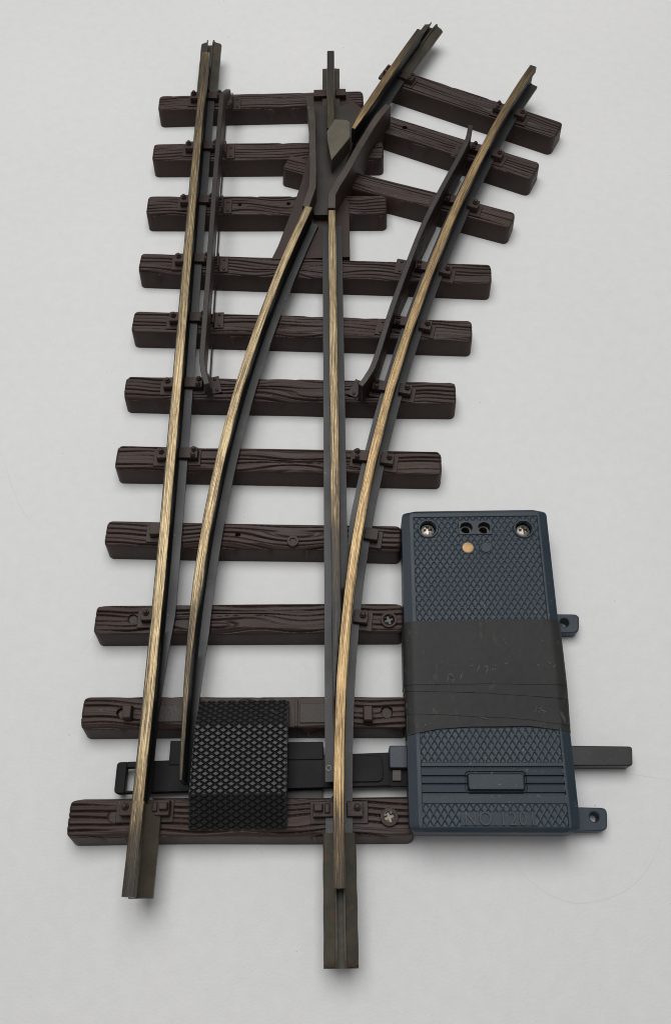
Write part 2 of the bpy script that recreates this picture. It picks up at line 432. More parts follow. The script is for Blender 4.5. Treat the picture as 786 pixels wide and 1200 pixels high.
for k, c in SC.items():
    L, R_, w_ = axis(c); SLEEPERS[k] = (*L, *R_, max(7.8, w_))
HOLES = {1: [(11.5, .4, 1.5, .5)], 2: [(10.8, -.1, 1.35, 1.2), (80.5, .2, 1.5, 1.4)], 3: [(10.6, .1, 1.3, .7)],
         4: [(38.7, .3, .7, 2)], 9: [(33.5, .2, .65, 2), (51, .6, .65, 2), (84, 0, .01, 0)], 6: [], 7: []}
FLATS = {2: [(31, 0, 11, 4.0), (61, 0, 10, 4.0)]}
SL = {}
for k, (x0, y0, x1, y1, w) in SLEEPERS.items():
    SL[k] = make_sleeper((x0, y0), (x1, y1), w, 100 + k, HOLES.get(k, ()), knots=3 if k in (3, 5, 6, 7, 8) else 1, hewn=.8 if k > 8 else 1.1,
                         flat=FLATS.get(k, ()))
for k, hs in ((1, HOLES[1]), (2, HOLES[2][:1]), (3, HOLES[3])):
    x0, y0, x1, y1, w = SLEEPERS[k]; dv_ = np.array([x1 - x0, y1 - y0]); dv_ /= np.linalg.norm(dv_)
    for (hs_, ht_, hr_, hd_) in hs:
        p_ = np.array([x0, y0]) + dv_ * hs_ + np.array([-dv_[1], dv_[0]]) * ht_
        mb = MB(); mb.cyl(p_[0] + .12, p_[1] - .2, ZS - hd_ - .4, ZS - hd_ + .15, hr_ * .8, 28)
        mb.build('screw_seat', PLATE, SL[k], smooth=40)
DSL = {k: axis(c) for k, c in DC.items()}
for k in (9,): DSL[k] = (DSL[k][0], DSL[k][1], 8.0)
DH = {10: [(9.6, 1.0, .8, 2)]}
for k, (a, b, w) in DSL.items():
    SL['d%d' % k] = make_sleeper(a, b, w, 150 + k, DH.get(k, ()), knots=1, hewn=.7)

# ------------------------------------------------------------------ rails
def resample(P, step=2.0):
    P = np.array(P, float); seg = np.r_[0, np.cumsum(np.hypot(*np.diff(P, axis=0).T))]
    n = max(2, int(seg[-1] / step) + 1); s = np.linspace(0, seg[-1], n)
    return np.stack([np.interp(s, seg, P[:, 0]), np.interp(s, seg, P[:, 1])], 1), s
def normals(P):
    T = np.gradient(P, axis=0); T /= np.linalg.norm(T, axis=1)[:, None]
    return T, np.stack([T[:, 1], -T[:, 0]], 1)      # right-hand normal when walking along the path
def rail(name, path, mats, hl=1.38, hr=1.38, fl=3.35, fr=3.35, wear=.5, ztop=ZR, zb=ZB, foot_mat=1, parent=TURN, uoff=0):
    P, s = resample(path); T, Nn = normals(P); n = len(P)
    g = lambda a: a(P, s) if callable(a) else np.full(n, a)
    HL, HR, FL, FR, W = g(hl), g(hr), g(fl), g(fr), g(wear)
    ZT = g(ztop)
    mb = MB(); prof = []
    for i in range(n):
        wl, wr = min(.6, HL[i]), min(.6, HR[i]); zt = ZT[i] - zb
        al, ar = max(wl, min(1.0, FL[i])), max(wr, min(1.0, FR[i]))
        prof.append([(-FL[i], 0), (-FL[i], .95), (-al, 1.22), (-wl, 1.6), (-wl, zt - 3.1), (-HL[i], zt - 2.4), (-HL[i], zt - .38), (-HL[i] + .12, zt - .12),
                     (-HL[i] + .38, zt), (HR[i] - .38, zt), (HR[i] - .12, zt - .12), (HR[i], zt - .38), (HR[i], zt - 2.4), (wr, zt - 3.1), (wr, 1.6), (ar, 1.22), (FR[i], .95), (FR[i], 0)])
    k = len(prof[0]); vs, uv, wr_ = [], [], []
    for i in range(n):
        for (o, z) in prof[i]:
            p = P[i] + Nn[i] * o
            vs.append((p[0], p[1], zb + z)); uv.append((s[i] + uoff, o + z * .5)); wr_.append(W[i])
    fs, ms = [], []
    for i in range(n - 1):
        for j in range(k):
            j2 = (j + 1) % k
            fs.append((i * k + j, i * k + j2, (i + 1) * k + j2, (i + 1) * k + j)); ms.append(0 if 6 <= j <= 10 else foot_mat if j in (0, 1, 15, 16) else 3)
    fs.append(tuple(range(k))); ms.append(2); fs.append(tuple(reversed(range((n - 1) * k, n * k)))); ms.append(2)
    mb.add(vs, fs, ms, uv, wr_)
    return mb.build(name, list(mats) + [mats[1] if mats[1] in (OLIVE, BARE) else WEB_SHADE], parent, smooth=35)

def polypath(pts, deg, y0, y1, n=160):
    pts = np.array(pts); ym = (pts[:, 1] - 160) / 160
    c = np.polyfit(ym, pts[:, 0], deg); y = np.linspace(y0, y1, n)
    return np.stack([np.polyval(c, (y - 160) / 160), y], 1)

# outer straight rail
LEFT = ats([(241.3, 61), (228.2, 210), (216.8, 335), (206, 462), (195, 590), (186.2, 700), (176.1, 805), (164.7, 915), (152.4, 1020), (149.5, 1051)], ZR)
pl = polypath(LEFT, 3, LEFT[-1][1], LEFT[0][1])
Y0 = {v: at(200, v, ZR)[1] for v in range(40, 1100, 2)}      # world y of photo row v on the rail tops
def yv(*rows): return [float(np.interp(v, sorted(Y0), [Y0[k] for k in sorted(Y0)])) for v in rows]
left_wear = lambda P, s: np.interp(P[:, 1], yv(1052, 1020, 985, 955, 920, 560, 300, 140, 90, 60), [-.12, -.08, .05, .38, .55, .7, .55, .4, .3, .3])
left_fr = lambda P, s: np.interp(P[:, 1], yv(938, 936, 830, 760, 710), [3.5, 1.15, 1.2, 2.2, 3.35])
yb_ = yv(938)[0]
pl_main = np.vstack([[lxi, yy] for yy in np.linspace(yb_, pl[-1][1], 150) for lxi in [np.interp(yy, pl[:, 1], pl[:, 0])]])
pl_end = np.vstack([[np.interp(yy, pl[:, 1], pl[:, 0]), yy] for yy in np.linspace(pl[0][1], yb_, 30)])
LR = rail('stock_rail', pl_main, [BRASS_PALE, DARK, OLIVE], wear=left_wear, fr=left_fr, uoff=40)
RE = rail('rail_end', pl_end, [BRASS_PALE, BARE, BARE], wear=left_wear, hl=1.5, hr=1.55, fl=1.5, parent=LR, uoff=1)
# curved stock rail
RS = ats([(398.5, 1041), (396.8, 980), (396.6, 940), (397.4, 880), (399.4, 800), (405.4, 740), (413, 665), (420.9, 615), (431.8, 560), (442.4, 503), (450.3, 480), (466.8, 422),
          (476.2, 400), (489.4, 345), (516, 285), (557, 200), (582.5, 140), (608, 100), (625.5, 77)], ZR)
pr = polypath(RS, 5, RS[0][1], RS[-1][1])
def stock_x(y): return np.interp(y, pr[:, 1], pr[:, 0])
r_wear = lambda P, s: np.interp(P[:, 1], yv(1040, 1020, 965, 920, 560, 200, 130, 100, 78), [-.05, .05, .2, .65, .65, .6, .45, .25, .0])
r_fl = lambda P, s: np.interp(P[:, 1], yv(934, 932, 730, 600), [3.35, .9, 1.0, 3.35])
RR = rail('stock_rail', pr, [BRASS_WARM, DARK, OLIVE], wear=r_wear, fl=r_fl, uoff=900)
RR['label'] = 'curved stock rail with warm brass head'; LR['label'] = 'straight stock rail with pale brass head'

# curved point blade
LC = ats([(361.6, 242), (339, 290), (318, 345), (288, 425), (275, 470), (258.5, 540), (246.8, 590), (231.8, 680), (225.5, 730), (219, 800), (213.8, 870), (211.3, 914)], ZR)
pb = polypath(LC, 5, LC[-1][1], LC[0][1])
BY = yv(914, 870, 800, 730, 680, 600)
b_hl = lambda P, s: np.interp(P[:, 1], BY[:5], [.45, .5, .8, 1.15, 1.38])
b_hr = lambda P, s: np.interp(P[:, 1], BY[:5], [.55, .65, .8, 1.0, 1.38])
b_fl = lambda P, s: np.interp(P[:, 1], BY, [.5, .7, 1.0, 1.6, 2.2, 3.2])
b_fr = lambda P, s: np.interp(P[:, 1], BY[:4], [1.4, 1.6, 2.4, 3.3])
b_wear = lambda P, s: np.interp(P[:, 1], yv(914, 905, 800, 700, 640, 242), [-.6, .0, .3, .4, .6, .65])
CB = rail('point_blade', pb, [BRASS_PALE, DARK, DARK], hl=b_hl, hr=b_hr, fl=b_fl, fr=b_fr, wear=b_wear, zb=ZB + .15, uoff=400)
CB['label'] = 'curved point blade standing open beside the straight rail'
# straight point blade, planed to lie against the curved stock rail
sb0, sb1 = at(388.6, 246, ZR), at(393.3, 600, ZR)
y_t = yv(912)[0]
ps = np.stack([np.linspace(sb1[0] + .05, sb0[0], 160), np.linspace(y_t, sb0[1], 160)], 1)
s_hr = lambda P, s: np.clip(stock_x(P[:, 1]) - 1.42 - P[:, 0], -.85, 1.38)
s_fr = lambda P, s: np.clip(stock_x(P[:, 1]) - 1.1 - P[:, 0], -.3, 3.35)
s_wear = lambda P, s: np.interp(P[:, 1], yv(912, 750, 700, 620, 560, 246), [-.6, -.6, -.2, .2, .5, .6])
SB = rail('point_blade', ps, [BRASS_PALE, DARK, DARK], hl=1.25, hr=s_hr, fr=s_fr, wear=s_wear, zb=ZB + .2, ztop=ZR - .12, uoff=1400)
SB['label'] = 'straight point blade closed against the curved stock rail'
mb = MB(); tp = at(385.2, 900, ZB + 1.4); mb.tube(tp[0], tp[1], ZB + .3, ZB + 1.5, .55, .72); mb.build('rivet', RUSTY, SB)

# rails beyond the frog
g0, g1 = at(387.2, 150, ZR), at(387.3, 59.5, ZR)
p_leg = np.stack([np.linspace(g0[0], g1[0], 30), np.linspace(g0[1], g1[1], 30)], 1)
FL_ = rail('frog_rail', p_leg, [BRASS_PALE, OLIVE, OLIVE], wear=lambda P, s: np.interp(P[:, 1], [g0[1], g1[1]], [.12, -.25]), fl=3.35)
FL_['label'] = 'short straight rail behind the frog, nearly all tarnished'
D0, D1 = at(413.2, 150, ZR), at(492, 34.6, ZR)
dm = (D0 + D1) / 2 + np.array([-.35, .2])
tt = np.linspace(0, 1, 30)[:, None]
p_div = (1 - tt) ** 2 * D0 + 2 * tt * (1 - tt) * (2 * dm - .5 * (D0 + D1)) + tt ** 2 * D1
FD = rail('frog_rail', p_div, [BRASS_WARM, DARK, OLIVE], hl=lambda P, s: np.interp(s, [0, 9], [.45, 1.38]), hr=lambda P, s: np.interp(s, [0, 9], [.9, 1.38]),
          fl=lambda P, s: np.interp(s, [0, 12, 22], [.9, 1.2, 3.3]), wear=lambda P, s: np.interp(s, [0, 35, 50, 70], [.55, .4, .1, -.25]), uoff=2100)
FD['label'] = 'diverging rail behind the frog with brass head'

# rail joiners: folded sheet sleeves round the rail foot
def joiner(end, direction, length, beyond, parent, seed=0, chamfer=0):
    end, d = np.array(end, float), np.array(direction, float); d /= np.linalg.norm(d); nr = np.array([d[1], -d[0]])
    a0 = end - d * (length - beyond); L = length
    prof = [(-1.2, 2.95), (-1.3, 2.05), (-3.7, 1.25), (-4.05, .75), (-4.05, -.22), (-3.9, -.36), (3.9, -.36), (4.05, -.22), (4.05, .75), (3.7, 1.25), (1.3, 2.05), (1.2, 2.95)]
    th = .38
    def ofs(p):      # inner skin
        q = []
        for i in range(len(p)):
            a, b = np.array(p[max(0, i - 1)]), np.array(p[min(len(p) - 1, i + 1)])
            t = (b - a) / np.linalg.norm(b - a); q.append(tuple(np.array(p[i]) + th * np.array([-t[1], t[0]])))
        return q
    r = np.random.default_rng(seed)
    mb = MB(); n = 24; rows = []
    ring = prof + ofs(prof)[::-1]; k = len(ring)
    vs = []
    for i in range(n):
        s = L * i / (n - 1); f = max(0, (s - L * .8) / (L * .2))
        for j, (o, z) in enumerate(ring):
            o2 = o * (1 + .01 * math.sin(i * .9 + j)); z2 = z
            if abs(o) < 1.8 and z > 1.5:   # lips flare at the mouth
                o2 = o * (1 + .25 * f * f) ; z2 = z - .4 * f * f
            back = 0
            if i == n - 1 and z > 0.5: back = -.9
            if i == n - 1 and abs(o) > 3.6: back -= .55
            p = a0 + d * (s + back) + nr * o2
            vs.append((p[0], p[1], ZB - .05 + z2))
    fs = [(i * k + j, i * k + (j + 1) % k, (i + 1) * k + (j + 1) % k, (i + 1) * k + j) for i in range(n - 1) for j in range(k)]
    h = len(prof)
    for base in (0, (n - 1) * k):
        fs += [(base + j, base + j + 1, base + k - 2 - j, base + k - 1 - j) for j in range(h - 1)]
    mb.add(vs, fs)
    return mb.build('rail_joiner', OLIVE, parent, smooth=30)
joiner(pr[0], pr[0] - pr[6], 30, 17.2, RR, 1)
joiner(pl[-1], (0, 1), 31, 17.0, LR, 2)
joiner(p_div[-1], p_div[-1] - p_div[-4], 34, 15.5, FD, 3)

# bare end of the straight stock rail: the foot flange below the last clip
ya = pl[0][1] - .1
mb = MB(); mb.prism([(-1.7, ya), (4.3, ya), (4.3, yb_), (-1.7, yb_)], ZB - .1, ZB + .8)
for a_, b_ in ((.85, 4.3),):
    q = [(a_, ya), (b_, ya), (b_, yb_), (a_, yb_)]; zz = [ZB + 3.4, ZB + 1.1, ZB + 1.1, ZB + 3.4]
    if a_ < 0: q = q[::-1]; zz = zz[::-1]
    mb.prism(q, ZB + .6, zz)
for i, v in enumerate(mb.v): mb.v[i] = (v[0] + float(np.interp(v[1], pl[:, 1], pl[:, 0])), v[1], v[2])
mb.build('foot_sleeve', BARE, LR, bevel=.12)

# ------------------------------------------------------------------ rail chairs (tie plate, clamps, bolt heads)
def chair_mb(outer=True, inner=True, plate=(-7.2, 7.2), bolts=True, broken=False):
    """rail along +y at x = 0, outside of the track at -x, z = 0 on the sleeper"""
    mb = MB()
    mb.box(plate[0], plate[1], -3.1, 2.3, -.6, .42)
    if outer:
        mb.box(-5.9, -1.9, -1.7, 2.0, .3, 2.75, inset=.03)
        if bolts:
            mb.cyl(-4.5, .5, 2.6, 3.4, 1.0, 6); mb.cyl(-4.5, .5, 3.3, 3.9, .62, 12, dome=.3)
    if inner:
        mb.box(.7, 6.5, -1.7, 2.0, .3, 2.6, inset=.02)
        if not bolts: pass
        elif not broken:
            for (x, y) in ((5.3, 1.25), (5.1, -.8)): mb.cyl(x, y, 2.5, 3.2, .85, 8); mb.cyl(x, y, 3.1, 3.5, .55, 12, dome=.25)
        else:
            mb.box(3.9, 6.3, -.6, 1.4, 2.4, 4.0, inset=.2); mb.box(2.2, 3.6, -1.0, 1.6, 2.4, 3.2, inset=.2)
    return mb
CH = {}
def add_chair(kind, sl, x, y, rz, mirror=False):
    key = (kind, mirror)
    if key not in CH:
        kw = {'full': {}, 'outer': dict(inner=False, plate=(-7.2, -1.5)), 'block': dict(inner=False, plate=(-7.2, -1.5), bolts=False),
              'broken': dict(broken=True), 'inner': dict(outer=False, plate=(-2, 7.2)), 'nob': dict(bolts=False)}[kind]
        mb = chair_mb(**kw)
        if mirror:
            mb.v = [(-a, b, c) for a, b, c in mb.v]
        o = mb.build('rail_chair', BROWN, sl, bevel=.16, origin=(0, 0, 0))
        CH[key] = o
        place(o, (x, y, ZS), sl, rz)
    else:
        copy_part(CH[key], (x, y, ZS), sl, rz)
def lx(y): return float(np.interp(y, pl[:, 1], pl[:, 0]))
def srot(k):
    x0, y0, x1, y1, w = SLEEPERS[k]; return math.atan2(y1 - y0, x1 - x0)
for k in (5, 6, 7, 8, 9, 10, 11):
    x0, y0, x1, y1, w = SLEEPERS[k]; y = y0 + (y1 - y0) * (18 / (x1 - x0))
    add_chair('full', SL[k], lx(y), y + .3, 0)
def sy(k, x):
    x0, y0, x1, y1, w = SLEEPERS[k]; return y0 + (y1 - y0) * (x - x0) / (x1 - x0)
add_chair('broken', SL[1], lx(sy(1, 0)), sy(1, 0) + 2, 0)
add_chair('block', SL[4], lx(sy(4, 0)), sy(4, 0) + .5, 0); add_chair('outer', SL[3], lx(sy(3, 0)), sy(3, 0) + .5, 0)
def rail_rot(y):
    i = int(np.clip(np.searchsorted(pr[:, 1], y), 1, len(pr) - 2)); t = pr[i + 1] - pr[i - 1]
    return math.atan2(t[1], t[0]) - math.pi / 2
def cross(a, b):
    """where the line a-b meets the curved stock rail"""
    a, b = np.array(a), np.array(b); best = None
    for p in pr:
        t = np.dot(p - a, b - a) / np.dot(b - a, b - a); q = a + (b - a) * t; dd = np.hypot(*(p - q))
        if best is None or dd < best[0]: best = (dd, p)
    return best[1]
for k in (5, 6, 7, 8):
    x0, y0, x1, y1, w = SLEEPERS[k]; p = cross((x0, y0), (x1, y1))
    add_chair('full', SL[k], p[0], p[1] + .2, rail_rot(p[1]) * .75, True)
for k in (9, 10, 11):
    a, b, w = DSL[k]; p = cross(a, b)
    add_chair('full', SL['d%d' % k], p[0], p[1] + .1, math.atan2(b[1] - a[1], b[0] - a[0]), True)
for k, kd in ((4, 'block'), (3, 'outer'), (1, 'broken')):
    x0, y0, x1, y1, w = SLEEPERS[k]; p = cross((x0, y0), (x1, y1))
    add_chair(kd, SL[k], p[0] - (.3 if k != 1 else 0), p[1] + (.5 if k != 1 else 2.0), rail_rot(p[1]) if k != 1 else 0, True)
add_chair('nob', SL[11], g0[0], sy(11, g0[0]), srot(11), True)
a, b, w = DSL[11]
tq = [abs(np.dot(q_ - a, np.array([-(b - a)[1], (b - a)[0]]))) for q_ in p_div]; p = p_div[int(np.argmin(tq))]
add_chair('full', SL['d11'], p[0], p[1] + .3, math.atan2(*(b - a)[::-1]))

# screws in the sleepers
def sleeper_screw(x, y, sl, mat, r=1.75, z=ZS):
    mb = MB(); mb.tube(x, y, z - .4, z + .75, r * .9, r * 1.28)
    mb.build('screw_boss', BROWN, sl, bevel=.1)
    mb = MB(); n = 40; vs = []; ring = []
    # pan head with a pressed cross
    A = 24; R = np.linspace(0, r, 10)
    P = np.zeros((10, n + 1, 3))
    for i, rr in enumerate(R):
        for j in range(n + 1):
            a = 2 * math.pi * j / n; xx, yy = rr * math.cos(a), rr * math.sin(a)
            zz = z + 1.15 - .55 * (rr / r) ** 2.5
            for ang in (.35, .35 + math.pi / 2):
                u = abs(xx * math.cos(ang) + yy * math.sin(ang)); v = abs(-xx * math.sin(ang) + yy * math.cos(ang))
                if v < r * .24 and u < r * .7: zz = min(zz, z + .1)
            P[i, j] = (x + xx, y + yy, zz)
    mb.grid(P.transpose(1, 0, 2)); mb.tube(x, y, z - .3, z + .62, r * .97, r, 32)
    return mb.build('screw', mat, sl, smooth=45)
q = at(456, 957, ZS + 1); sleeper_screw(q[0], q[1], SL[1], RUSTY)
q = at(455.5, 725.5, ZS + 1); sleeper_screw(q[0], q[1], SL[3], DSCREW)
q = at(343, 633, ZS + .8); mb = MB(); mb.tube(q[0], q[1], ZS - .3, ZS + .5, .9, 1.7); mb.cyl(q[0], q[1], ZS - .3, ZS + .1, .95); mb.build('screw_boss', BROWN, SL[4], bevel=.1)

# row 2: stops, slide plates
for (u0, u1, v0, v1) in ((142, 155, 825, 842), (425.5, 436.5, 826, 845)):
    a = at(u0, v1, ZS + 2.5); b = at(u1, v0, ZS + 2.5)
    mb = MB(); mb.box(a[0], b[0], a[1], b[1], ZS - .5, ZS + 2.6, inset=.12); mb.build('rail_stop', BROWN, SL[2], bevel=.2)
for (u0, u1, v0, v1) in ((181, 226, 826, 846), (351, 392, 824, 847)):
    a = at(u0, v1, ZS + .3); b = at(u1, v0, ZS + .3)
    mb = MB(); mb.box(a[0], b[0], a[1], b[1], ZS - .5, ZS + .35); mb.build('slide_plate', PLATE, SL[2], bevel=.1)
    if u0 > 300:
        mb = MB(); f = .45
        mb.box(a[0] - 1.2, a[0] - .55, a[1] - 1, b[1] + 1, ZS - .5, ZS + .7); mb.build('plate_rim', BROWN, SL[2], bevel=.08)

# ------------------------------------------------------------------ frog
def strip(mb, pts, widths, z0, z1, mat=0, side_mat=None):
    """upright bar following pts (mm) with a width per point; z1 may vary"""
    P = np.array(pts, float); T, Nn = normals(P)
    n = len(P); z1 = z1 if hasattr(z1, '__len__') else [z1] * n
    vs = []
    for i in range(n):
        for o, z in ((-1, z0), (-1, z1[i]), (1, z1[i]), (1, z0)):
            q = P[i] + Nn[i] * o * widths[i] / 2; vs.append((q[0], q[1], z))
    fs = [(i * 4 + j, i * 4 + (j + 1) % 4, (i + 1) * 4 + (j + 1) % 4, (i + 1) * 4 + j) for i in range(n - 1) for j in range(4)]
    fs += [(0, 1, 2, 3), tuple(reversed(range((n - 1) * 4, n * 4)))]
    ms = [side_mat if (side_mat is not None and j != 1) else mat for i in range(n - 1) for j in range(4)] + [mat if side_mat is None else side_mat] * 2
    mb.add(vs, fs, ms)
FROG_PTS = ats([(318, 306), (326, 290), (344, 243), (353, 216), (362, 180), (362, 122), (374, 118), (410, 118), (428, 132), (443, 140), (436, 156), (405, 212), (402, 228), (409, 240), (410, 303)], 6.5)[::-1]
mb = MB(); mb.prism([tuple(p) for p in FROG_PTS[::-1]][::-1], 4.4, ZS + .25)
bmF = mb.build('frog_base', BROWN, TURN, bevel=.15)
mb = MB()
trough = ats([(366, 232), (366, 200), (367, 150), (369, 124), (408, 124), (424, 140), (404, 195), (392, 226), (388, 252), (368, 252)], ZB + 2.5)
mb.prism([tuple(p) for p in trough[::-1]], ZS, ZB + 2.6); mb.build('flangeway', TROUGH, bmF, bevel=.1)
# wing rails
wl = ats([(358.0, 242), (366, 219.5), (366.6, 200), (366.2, 160), (365.8, 140), (362.6, 112)], ZR)
mb = MB(); strip(mb, wl, [2.5, 2.6, 2.5, 2.4, 2.5, 2.9], ZS - .2, [ZR, ZR + .15, ZR + .2, ZR + .2, ZR + .2, ZR], 0, 1)
mb.build('wing_rail', [FROGM, BROWN], TURN, bevel=.2)
wr = ats([(388.4, 243.5), (388.8, 228), (394.5, 217), (406, 199), (421, 172), (436, 147), (444, 135), (455.0, 122)], ZR)
mb = MB(); strip(mb, wr, [2.7, 2.7, 2.7, 2.6, 2.5, 2.5, 2.6, 2.4], 2.5, [ZR, ZR + .1, ZR + .2, ZR + .2, ZR + .2, ZR + .2, ZR + .1, ZR - .2], 0, 1)
mb.build('wing_rail', [FROGM, BROWN], TURN, bevel=.2)
# cast nose
nose = ats([(392, 139.7), (406.5, 140.6), (410.3, 144), (410.3, 160.7), (388.2, 187.6), (383.4, 165), (382.6, 154)], ZR)
mb = MB(); mb.prism([tuple(p) for p in nose[::-1]], ZS, ZR + .1); mb.build('frog_nose', NOSE, TURN, bevel=.25)

# ------------------------------------------------------------------ check rails
def check_rail(top, zt, plates, strip_pts, side, label, z0=10.2):
    P = np.array(top); mb = MB()
    strip(mb, P, [1.75] * len(P), z0, zt, 0, 1)
    o = mb.build('check_rail', [TROUGH, BROWN], TURN, bevel=.18); o['label'] = label
    # low web carrying the rail between the sleepers
    for pts, w, z1 in strip_pts:
        mb = MB(); strip(mb, np.array(pts), [w] * len(pts), .2, z1); mb.build('base_web', BROWN, o, bevel=.1)
    for (x, y, rz) in plates:
        mb = MB(); c, s = math.cos(rz), math.sin(rz)
        mb.box(-1.6, 1.6, -3.2, 3.2, -.5, .45); 
        for yy in (-2.1, 2.1): mb.cyl(.2, yy, .3, .75, .5, 10, dome=.15)
        if side > 0: mb.box(-1.75, -1.3, -2.6, 3.2, 0, 2.7)
        mb.v = [(x + a * c - b * s, y + a * s + b * c, ZS + z) for a, b, z in mb.v]
        mb.build('foot_plate', BROWN, o, bevel=.1)
    return o
cl = ats([(266.5, 101), (259.8, 110), (257.5, 140), (252, 210), (243.3, 330), (238, 400), (236.5, 420), (238.3, 434), (242, 449), (246, 466)], ZR)
lo = at(247, 466, ZR - 5)
cl[-1] = lo
hi = at(267.5, 103, ZR - 3); cl[0] = hi
clz = [ZR - 3.5, ZR, ZR, ZR, ZR, ZR, ZR, ZR, ZR - .3, ZR - 4.5]
pls = []
for u, v in ((255.5, 375), (251.5, 451), (261, 310), (265.5, 242), (269, 178), (276.5, 121)):
    q = at(u + 1, v, ZS + .4); pls.append((q[0], q[1], 0.02 if v < 440 else .22))
def web_line(u, v, v2, u2, z=3): return [at(u, v, z), at(u2, v2, z)]
webs = [(web_line(265.5, 125, 170, 262.5, 1), .45, 1.4), (web_line(262.3, 178, 230, 258.6, 1), .45, 1.4), (web_line(258.4, 240, 300, 254.6, 1), .45, 1.4), (web_line(254.2, 310, 372, 250.2, 1), .45, 1.4), (web_line(250, 380, 450, 246, 1), .45, 1.4)]
webs = [([a, b], w, z) for ((a, b), w, z) in webs]
check_rail(cl, clz, pls, webs, 1, 'straight check rail beside the pale brass stock rail')
cr = ats([(551.5, 145), (545, 169), (515.5, 224), (496.5, 262), (481.2, 300), (459.3, 360), (440, 421), (430.5, 440), (423, 455)], ZR)
cr[-1] = at(422.0, 452, ZR - 1)
crz = [ZR - .6, ZR, ZR, ZR, ZR, ZR, ZR, ZR, ZR - .8]
# smooth the curve a little
seg = []
for i in range(len(cr) - 1):
    for t in np.linspace(0, 1, 5)[:-1]: seg.append((i + t))
seg.append(len(cr) - 1); seg = np.array(seg)
crs = np.stack([_cub(np.clip(seg + 1, 1, len(cr) + .999), np.r_[2 * cr[0, k] - cr[1, k], cr[:, k], 2 * cr[-1, k] - cr[-2, k], 0]) for k in (0, 1)], 1)
crzs = np.interp(seg, range(len(crz)), crz)
pls = []
for u, v, r in ((468.5, 312, -.24), (446, 383, -.2), (417, 455, -.45), (509, 236, -.36), (536, 177, -.45)):
    q = at(u, v, ZS + .4); pls.append((q[0], q[1], r))
webs = []
for (a, b) in (((491, 299), (509, 261)), ((462, 373), (477.5, 338)), ((438, 441), (451, 408)), ((527, 223), (537, 203))):
    webs.append(([at(a[0], a[1], 3), at(b[0], b[1], 3)], 1.6, 3.2))
check_rail(crs, crzs, pls, webs, -1, 'curved check rail beside the warm brass stock rail', 3.5)

# ------------------------------------------------------------------ tie bar
ZBAR = 4.6
def rounded(pts, r, n=4):
    out = []; m = len(pts); pts = [np.array(p, float) for p in pts]; rs = r if hasattr(r, '__len__') else [r] * m
    for i in range(m):
        a, b, c = pts[i - 1], pts[i], pts[(i + 1) % m]
        if rs[i] <= 0: out.append(tuple(b)); continue
        u = (a - b) / np.linalg.norm(a - b); w = (c - b) / np.linalg.norm(c - b)
        p0, p1 = b + u * rs[i], b + w * rs[i]
        for t in np.linspace(0, 1, n): out.append(tuple((1 - t) ** 2 * p0 + 2 * t * (1 - t) * b + t * t * p1))
    return out
bar0 = at(137.3, 893, ZBAR); bar1 = at(135, 930, ZBAR)
yt0, yb0 = bar0[1], bar1[1]
mb = MB()
xs0, xs1 = at(148.5, 900, ZBAR)[0], at(160, 900, ZBAR)[0]
ys1, ys0 = at(149, 899.5, ZBAR)[1], at(148, 926.5, ZBAR)[1]
xl = bar0[0]; xr = 68.5
yt1 = at(455, 881.5, ZBAR)[1]; yb1 = at(455, 921, ZBAR)[1]
def ytop(x): return yt0 + (yt1 - yt0) * (x - xl) / (62.3 - xl)
def ybot(x): return yb0 + (yb1 - yb0) * (x - xl) / (62.3 - xl)
# frame round the slot, then the long bar
mb.prism(rounded([(xl, yb0), (xs0, ybot(xs0)), (xs0, ytop(xs0)), (xl, yt0)], [1, 0, 0, 1]), ZBAR - 2.6, ZBAR)
mb.prism([(xs0, ybot(xs0)), (xs1, ybot(xs1)), (xs1, ys0), (xs0, ys0)], ZBAR - 2.6, ZBAR)
mb.prism([(xs0, ys1), (xs1, ys1), (xs1, ytop(xs1)), (xs0, ytop(xs0))], ZBAR - 2.6, ZBAR)
mb.prism([(xs1, ybot(xs1)), (xr, ybot(xr)), (xr, ytop(xr)), (xs1, ytop(xs1))], ZBAR - 2.6, ZBAR)
BAR = mb.build('tie_bar', BARM, TURN, bevel=.22)
mb = MB(); a = at(198, 893, ZBAR + .2); b = at(213, 868, ZBAR + .2); mb.box(a[0], b[0] + 4, a[1] - .8, b[1], ZBAR - 2.4, ZBAR + .25)
mb.build('blade_lug', BARM, BAR, bevel=.2)
mb = MB(); a = at(338, 886, ZBAR + .3); b = at(378.5, 869, ZBAR + .3); mb.box(a[0] - 6, b[0], a[1] - 1, b[1], ZBAR - 2.4, ZBAR + .3)
mb.build('blade_lug', BARM, BAR, bevel=.2)
# raised pad right of the stock rail
mb = MB(); a = at(396, 918, ZBAR + .5); b = at(448, 885, ZBAR + .5)
mb.prism(rounded([(a[0], a[1] + .3), (b[0], a[1] + .3), (b[0], b[1]), (a[0], b[1])], [0, 1.6, 1.6, 0]), ZBAR - .2, ZBAR + .5); mb.build('bar_pad', BARM, BAR, bevel=.15)
# spacer strip between the sleepers under the cover
mb = MB(); ya, yb_ = at(300, 935, 2)[1], at(300, 900, 2)[1]; mb.box(14, 44, ya - 3, ya + 2, .3, 1.9); mb.box(14, 44, yb_, yb_ + 6, .3, 1.8); mb.build('base_web', BLACK, TURN, bevel=.1)

